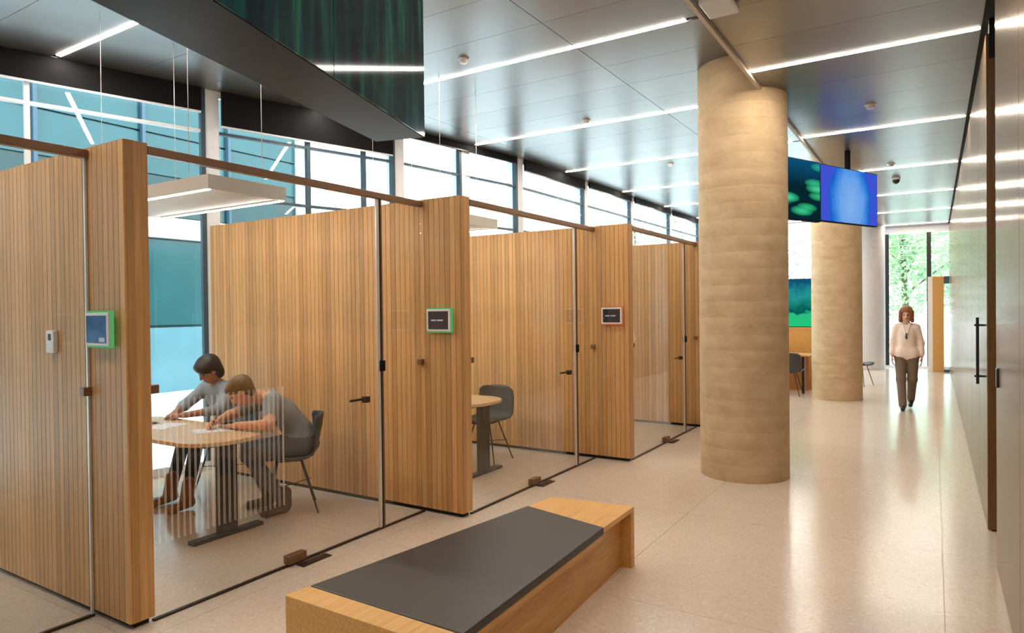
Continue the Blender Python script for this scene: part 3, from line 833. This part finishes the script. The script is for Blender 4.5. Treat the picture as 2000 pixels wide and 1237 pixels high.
# ---------------------------------------------------------------- people
def nrm(v): v = np.asarray(v, float); return v / np.linalg.norm(v)
class Body:
    def __init__(s): s.p = []
    def cap(s, a, b, ra, rb, g, k=.03): s.p.append(('c', np.array(a, float), np.array(b, float), ra, rb, g, k))
    def ell(s, c, r, g, k=.03, R=None): s.p.append(('e', np.array(c, float), np.array(r, float), np.eye(3) if R is None else R, g, k))
    def build(s, name, h, mats, parent=None):
        lo = np.full(3, 1e9); hi = -lo
        for q in s.p:
            if q[0] == 'c':
                m = max(q[3], q[4])
                lo = np.minimum(lo, np.minimum(q[1], q[2]) - m); hi = np.maximum(hi, np.maximum(q[1], q[2]) + m)
            else:
                m = q[2].max(); lo = np.minimum(lo, q[1] - m); hi = np.maximum(hi, q[1] + m)
        lo -= 3 * h + .01; hi += 3 * h + .01
        n = np.ceil((hi - lo) / h).astype(int) + 1
        F = np.full(n, .2, np.float32); B = np.full(n, .3, np.float32); Lb = np.zeros(n, np.int8)
        for q in s.p:
            pad = .05 + q[-1]
            if q[0] == 'c': m = max(q[3], q[4]) + pad; a0 = np.minimum(q[1], q[2]) - m; a1 = np.maximum(q[1], q[2]) + m
            else: m = q[2].max() + pad; a0 = q[1] - m; a1 = q[1] + m
            i0 = np.maximum(np.floor((a0 - lo) / h).astype(int), 0); i1 = np.minimum(np.ceil((a1 - lo) / h).astype(int) + 1, n)
            ax = [lo[d] + h * np.arange(i0[d], i1[d]) for d in range(3)]
            X, Y, Z = np.meshgrid(*ax, indexing='ij')
            if q[0] == 'c':
                ab = q[2] - q[1]; px, py, pz = X - q[1][0], Y - q[1][1], Z - q[1][2]
                tt = np.clip((px * ab[0] + py * ab[1] + pz * ab[2]) / max(ab @ ab, 1e-9), 0, 1)
                d = np.sqrt((px - tt * ab[0]) ** 2 + (py - tt * ab[1]) ** 2 + (pz - tt * ab[2]) ** 2) - (q[3] + (q[4] - q[3]) * tt)
            else:
                px, py, pz = X - q[1][0], Y - q[1][1], Z - q[1][2]; R = q[3]
                u = [(px * R[0][i] + py * R[1][i] + pz * R[2][i]) / q[2][i] for i in range(3)]
                k0 = np.sqrt(u[0] ** 2 + u[1] ** 2 + u[2] ** 2)
                k1 = np.sqrt((u[0] / q[2][0]) ** 2 + (u[1] / q[2][1]) ** 2 + (u[2] / q[2][2]) ** 2) + 1e-9
                d = k0 * (k0 - 1) / k1
            sl = tuple(slice(i0[i], i1[i]) for i in range(3))
            f = F[sl]; kk = q[-1]
            hh = np.maximum(kk - np.abs(f - d), 0) / kk
            F[sl] = np.minimum(f, d) - hh * hh * kk * .25
            bb = B[sl]; mk = d < bb; bb[mk] = d[mk]; B[sl] = bb; ll = Lb[sl]; ll[mk] = q[-2]; Lb[sl] = ll
        Sg = F < 0
        c = sum(Sg[i:n[0] - 1 + i, j:n[1] - 1 + j, k:n[2] - 1 + k].astype(np.int8) for i in (0, 1) for j in (0, 1) for k in (0, 1))
        mk = (c > 0) & (c < 8); I = np.argwhere(mk); idx = np.full(mk.shape, -1, np.int32); idx[mk] = np.arange(len(I))
        pos = np.zeros((len(I), 3)); cnt = np.zeros(len(I))
        cor = [(i, j, k) for i in (0, 1) for j in (0, 1) for k in (0, 1)]
        for a in cor:
            for b in cor:
                if sum(abs(a[i] - b[i]) for i in range(3)) == 1 and a < b:
                    fa = F[I[:, 0] + a[0], I[:, 1] + a[1], I[:, 2] + a[2]]; fb = F[I[:, 0] + b[0], I[:, 1] + b[1], I[:, 2] + b[2]]
                    m = (fa < 0) != (fb < 0); tt = fa[m] / (fa[m] - fb[m])
                    pos[m] += np.array(a) + tt[:, None] * (np.array(b) - np.array(a)); cnt[m] += 1
        P = I + pos / cnt[:, None]; V = lo + h * P
        G_ = np.clip(np.rint(P).astype(int), 0, n - 1); lab = Lb[G_[:, 0], G_[:, 1], G_[:, 2]]
        quads = []
        for axn in range(3):
            s0 = [slice(None)] * 3; s1 = [slice(None)] * 3; s0[axn] = slice(0, -1); s1[axn] = slice(1, None)
            A = Sg[tuple(s0)]; E = A != Sg[tuple(s1)]; e = np.argwhere(E)
            u, v = (axn + 1) % 3, (axn + 2) % 3
            e = e[(e[:, u] > 0) & (e[:, v] > 0) & (e[:, u] < n[u] - 1) & (e[:, v] < n[v] - 1)]
            fl = A[e[:, 0], e[:, 1], e[:, 2]]
            def cell(du, dv):
                q = e.copy(); q[:, u] += du; q[:, v] += dv; return idx[q[:, 0], q[:, 1], q[:, 2]]
            Q = np.stack([cell(-1, -1), cell(0, -1), cell(0, 0), cell(-1, 0)], 1)
            Q[~fl] = Q[~fl][:, ::-1]; quads.append(Q)
        Q = np.concatenate(quads); Q = Q[(Q >= 0).all(1)]
        me = bpy.data.meshes.new(name)
        off = np.array(worldloc(parent)) if parent is not None else np.zeros(3)
        me.from_pydata((V - off).tolist(), [], Q.tolist()); me.update()
        for m in mats: me.materials.append(M[m])
        me.polygons.foreach_set('material_index', np.clip(lab[Q[:, 0]], 0, len(mats) - 1).astype(np.int32))
        me.polygons.foreach_set('use_smooth', np.ones(len(Q), bool)); me.update()
        return link(bpy.data.objects.new(name, me), parent)
SKIN, TOP, LEG, SHOE, EYE, LIP, DET = range(7)
def frame(fwd, upv):
    f = nrm(fwd); u = np.asarray(upv, float); u = nrm(u - f * (u @ f)); l = np.cross(u, f); return f, l, u
def head(B, c, fwd, upv, s=1.0):
    f, l, u = frame(fwd, upv); R = np.stack([l, f, u], 1); c = np.asarray(c, float)
    B.ell(c + u * .032 * s - f * .008 * s, np.array([.074, .092, .082]) * s, SKIN, .02, R)
    B.ell(c - u * .045 * s + f * .018 * s, np.array([.056, .068, .072]) * s, SKIN, .03, R)
    B.cap(c + f * .083 * s + u * .012 * s, c + f * .100 * s - u * .024 * s, .008 * s, .012 * s, SKIN, .012)
    for q in (-1, 1):
        B.ell(c + l * q * .030 * s + f * .077 * s + u * .008 * s, np.array([.014, .009, .008]) * s, EYE, .004, R)
        B.ell(c + l * q * .075 * s - f * .005 * s - u * .005 * s, np.array([.010, .020, .030]) * s, SKIN, .006, R)
    B.cap(c + l * .018 * s + f * .079 * s - u * .058 * s, c - l * .018 * s + f * .079 * s - u * .058 * s, .008 * s, .008 * s, LIP, .004)
def hand(B, wrist, d, palm, curl=.5, side=1, s=1.0):
    """d: towards the fingers, palm: palm normal, side: which side the thumb leaves (times cross axis)"""
    d = nrm(d); pn_ = np.asarray(palm, float); pn_ = nrm(pn_ - d * (pn_ @ d)); c = np.cross(d, pn_) * side; w0 = np.asarray(wrist, float)
    kn = []
    for i, o in enumerate((-.030, -.010, .010, .030)):
        a = w0 + d * .015 * s + c * o * .6 * s; b = w0 + d * (.088 - .006 * abs(i - 1.4)) * s + c * o * s
        B.cap(a, b, .0145 * s, .0115 * s, SKIN, .010); kn.append(b)
    for i, (b, L) in enumerate(zip(kn, (.058, .072, .078, .068))):
        dirv = d; p0 = b
        for seg_, fr in enumerate((.45, .32, .23)):
            ang_ = curl * (.55 + .35 * seg_); dirv = nrm(dirv * math.cos(ang_) + pn_ * math.sin(ang_))
            p1 = p0 + dirv * L * fr * s; B.cap(p0, p1, (.0092 - .0006 * seg_) * s, (.0086 - .0006 * seg_) * s, SKIN, .003); p0 = p1
    p0 = w0 + d * .028 * s + c * .024 * s; p1 = p0 + (d * .55 + c * .75 + pn_ * .3) * .042 * s; p2 = p1 + (d * .85 + c * .1 + pn_ * .45) * .034 * s
    B.cap(p0, p1, .013 * s, .0105 * s, SKIN, .010); B.cap(p1, p2, .010 * s, .0085 * s, SKIN, .004)
def mats_person(pre, skin, top, leg, shoe, hair, det=(.05, .05, .06, 1)):
    M[pre + 'skin'] = plain(pre + 'skin', skin, .5, noise=.04); M[pre + 'top'] = plain(pre + 'top', top, .85, noise=.10, nscale=25)
    M[pre + 'leg'] = plain(pre + 'leg', leg, .85, noise=.10, nscale=25); M[pre + 'shoe'] = plain(pre + 'shoe', shoe, .5)
    M[pre + 'eye'] = plain(pre + 'eye', (.05, .035, .03, 1), .3); M[pre + 'lip'] = plain(pre + 'lip', (skin[0] * .8, skin[1] * .5, skin[2] * .5, 1), .5)
    M[pre + 'det'] = plain(pre + 'det', det, .5); M[pre + 'hair'] = plain(pre + 'hair', hair, .5, noise=.35, nscale=40)
    return [pre + q for q in ('skin', 'top', 'leg', 'shoe', 'eye', 'lip', 'det')]

# person walking in the corridor, facing the camera
ms = mats_person('walker_', lin(214, 168, 142), lin(236, 218, 208), lin(116, 98, 84), lin(34, 34, 38), lin(132, 84, 46), lin(70, 78, 90))
B = Body(); O = np.array([-.375, 12.40, 0]); q = lambda x, y, z: O + np.array([x, y, z])
B.ell(q(0, 0, .86), (.130, .085, .08), LEG, .05)
for sx, kn_, an_ in ((-1, (-.075, -.10, .475), (-.050, -.22, .085)), (1, (.078, -.02, .47), (.050, .26, .13))):
    B.cap(q(sx * .085, 0, .86), q(*kn_), .090, .068, LEG, .04); B.cap(q(*kn_), q(*an_), .068, .056, LEG, .03)
    B.cap(q(an_[0], an_[1] + .03, an_[2] - .04), q(an_[0] + sx * -.005, an_[1] - .14, .032 if sx < 0 else .040), .040, .032, SHOE, .02)
B.ell(q(0, 0, 1.20), (.140, .100, .17), TOP, .05); B.ell(q(0, .0, 1.03), (.140, .110, .20), TOP, .05)
B.cap(q(-.062, 0, .885), q(.062, 0, .885), .118, .118, TOP, .05)
B.cap(q(-.105, .005, 1.305), q(.105, .005, 1.305), .050, .050, TOP, .05)
B.cap(q(0, -.005, 1.30), q(0, -.035, 1.43), .050, .046, SKIN, .02)
B.cap(q(-.05, -.06, 1.345), q(-.012, -.108, 1.20), .016, .011, TOP, .01); B.cap(q(.05, -.06, 1.345), q(.012, -.108, 1.20), .016, .011, TOP, .01)
B.cap(q(0, -.112, 1.20), q(0, -.122, 1.12), .010, .013, DET, .006)
for sx, el_, wr_ in ((-1, (-.190, .02, 1.06), (-.200, -.05, .845)), (1, (.195, .03, 1.05), (.205, -.02, .83))):
    B.cap(q(sx * .140, .005, 1.295), q(*el_), .052, .048, TOP, .04); B.cap(q(*el_), q(wr_[0], wr_[1], wr_[2] + .05), .046, .042, TOP, .03)
    B.cap(q(wr_[0], wr_[1], wr_[2] + .06), q(*wr_), .027, .024, SKIN, .01)
    hand(B, q(*wr_), (0, -.12, -1), (-sx, 0, 0), .35, 1 if sx < 0 else -1)
hc = q(0, -.055, 1.505); head(B, hc, (0, -.95, -.28), (0, -.28, .95), .98)
person = B.build('person', .0065, ms)
tag(person, 'person walking in a loose pale blouse and brown trousers, looking down', 'person', 'people')
f, l, u = frame((0, -.95, -.28), (0, -.28, .95)); R = np.stack([l, f, u], 1)
Hb = Body(); Hb.ell(hc + u * .052 - f * .022, (.090, .100, .080), 0, .02, R); Hb.ell(hc - f * .055 - u * .03, (.092, .060, .115), 0, .04, R)
for sx in (-1, 1): Hb.cap(hc + l * sx * .074 + u * .05 + f * .03, hc + l * sx * .080 - u * .105 + f * .02, .032, .030, 0, .03)
Hb.build('hair', .007, ['walker_hair'], person)

# person in the grey T-shirt, bent over the table, writing
ms = mats_person('writer_', lin(224, 164, 128), lin(142, 144, 144), lin(92, 92, 96), lin(92, 66, 40), lin(128, 102, 66))
B = Body()
fd = np.array([-.62, -.78, 0]); ld = np.array([.78, -.62, 0]) * 1.0     # forward, and the person's left
C0 = np.array([CA[0], CA[1], 0.])
P = lambda a, b, z: C0 + fd * a + ld * b + np.array([0, 0, z])
B.ell(P(-.10, 0, .545), (.165, .13, .10), LEG, .05, np.stack([ld, fd, [0, 0, 1]], 1))
for b_, kn_, an_ in ((.085, P(.33, .12, .505), P(.06, .15, .10)), (-.085, P(.34, -.11, .505), P(.18, -.13, .09))):
    B.cap(P(-.07, b_, .545), kn_, .092, .064, LEG, .04); B.cap(kn_, an_, .064, .046, LEG, .03)
    B.cap(an_ + np.array([0, 0, -.04]), an_ + fd * .16 + np.array([0, 0, .035 - an_[2]]), .045, .035, SHOE, .03)
    B.cap(an_, an_ + np.array([0, 0, .08]), .052, .054, SHOE, .02)
Rt = np.stack([ld, nrm(fd * .75 - np.array([0, 0, .66])), nrm(fd * .66 + np.array([0, 0, .75]))], 1)
B.ell(P(-.06, 0, .66), (.155, .115, .14), TOP, .06, Rt); B.ell(P(.05, 0, .80), (.175, .115, .17), TOP, .06, Rt)
shL, shR = P(.15, .175, .905), P(.17, -.17, .905)
B.cap(P(.15, -.13, .915), P(.14, .13, .915), .072, .072, TOP, .06)
elL, elR = np.array([-4.315, 3.36, .79]), np.array([-5.00, 3.50, .79])
haL, haR = np.array([-4.64, 3.30, .765]), np.array([-4.86, 3.30, .785])
for sh, el, ha in ((shL, elL, haL), (shR, elR, haR)):
    mid = sh + (el - sh) * .62
    B.cap(sh, mid, .066, .060, TOP, .05); B.cap(mid, el, .046, .042, SKIN, .015); B.cap(el, ha, .042, .026, SKIN, .02)
hand(B, haL, haR + np.array([.02, .0, -.03]) - haL, (0, 0, -1), .25, -1)
hand(B, haR, (.15, -.9, -.12), (.75, .1, -.66), .85, 1)
hcA = np.array([-4.765, 3.445, 1.005]); fA = nrm([-.50, -.62, -.62]); uA = nrm([-.35, -.42, .80])
B.cap(P(.17, 0, .93), hcA - fA * .03 - uA * .05, .058, .052, SKIN, .03)
head(B, hcA, fA, uA, 1.0)
personA = B.build('person', .0065, ms)
tag(personA, 'person in a grey T-shirt bent over the table, writing', 'person', 'people')
f, l, u = frame(fA, uA); R = np.stack([l, f, u], 1)
Hb = Body(); Hb.ell(hcA + u * .052 - f * .022, (.090, .104, .082), 0, .02, R); Hb.ell(hcA - f * .055 - u * .012, (.080, .052, .080), 0, .04, R)
Hb.ell(hcA + f * .062 + u * .072, (.060, .032, .026), 0, .03, R)
Hb.build('hair', .007, ['writer_hair'], personA)
pen = tag(tube('pen', [haR + np.array([.045, -.105, -.052]), haR + np.array([.07, -.03, .09])], .0045, 'black_metal'), 'dark pen in the hand of the person in grey', 'pen')

# dark-haired person by the window
ms = mats_person('reader_', lin(176, 124, 98), lin(150, 160, 172), lin(38, 40, 48), lin(150, 92, 46), lin(44, 32, 28))
B = Body(); C1 = np.array([-5.66, 3.93, 0.]); P = lambda x, y, z: C1 + np.array([x, y, z])
B.ell(P(0, .07, .545), (.165, .13, .10), LEG, .05)
for sx, kn_, an_ in ((-1, P(-.10, -.36, .505), P(.03, -.58, .10)), (1, P(.12, -.38, .505), P(.34, -.62, .10))):
    B.cap(P(sx * .085, .05, .545), kn_, .090, .062, LEG, .04); B.cap(kn_, an_, .060, .046, LEG, .03)
    B.cap(an_, an_ + np.array([0, .02, .12]), .050, .052, SHOE, .02)
    B.cap(an_ + np.array([0, .03, -.045]), an_ + np.array([.01, -.15, .035 - an_[2]]), .042, .034, SHOE, .03)
a_ = .32; Rt = np.array([[1, 0, 0], [0, math.cos(a_), -math.sin(a_)], [0, math.sin(a_), math.cos(a_)]])
B.ell(P(0, .03, .68), (.150, .11, .15), TOP, .06, Rt); B.ell(P(0, -.04, .84), (.168, .11, .17), TOP, .06, Rt)
B.cap(P(-.125, -.09, .955), P(.125, -.09, .955), .068, .068, TOP, .06)
for sx, el, ha in ((-1, P(-.22, -.29, .79), P(-.02, -.50, .765)), (1, P(.30, -.28, .79), P(.14, -.52, .765))):
    sh = P(sx * .165, -.09, .945); mid = sh + (el - sh) * .95
    B.cap(sh, mid, .060, .050, TOP, .05); B.cap(el, el + (ha - el) * .35, .045, .040, TOP, .03); B.cap(el + (ha - el) * .3, ha, .034, .025, SKIN, .015)
    hand(B, ha, (-sx * .75, -.5, -.04), (0, 0, -1), .3, sx)
hcB = P(.06, -.215, 1.125); fB = nrm([-.12, -.80, -.55]); uB = nrm([0, -.5, .85])
B.cap(P(.01, -.10, .97), hcB - fB * .03 - uB * .05, .052, .048, SKIN, .03)
head(B, hcB, fB, uB, 1.0)
personB = B.build('person', .0065, ms)
tag(personB, 'dark-haired person in a blue-grey top reading at the table by the window', 'person', 'people')
f, l, u = frame(fB, uB); R = np.stack([l, f, u], 1)
Hb = Body(); Hb.ell(hcB + u * .055 - f * .022, (.100, .112, .090), 0, .02, R); Hb.ell(hcB - f * .060 - u * .02, (.094, .062, .105), 0, .04, R)
Hb.ell(hcB + f * .06 + u * .075, (.066, .035, .03), 0, .03, R)
Hb.build('hair', .007, ['reader_hair'], personB)
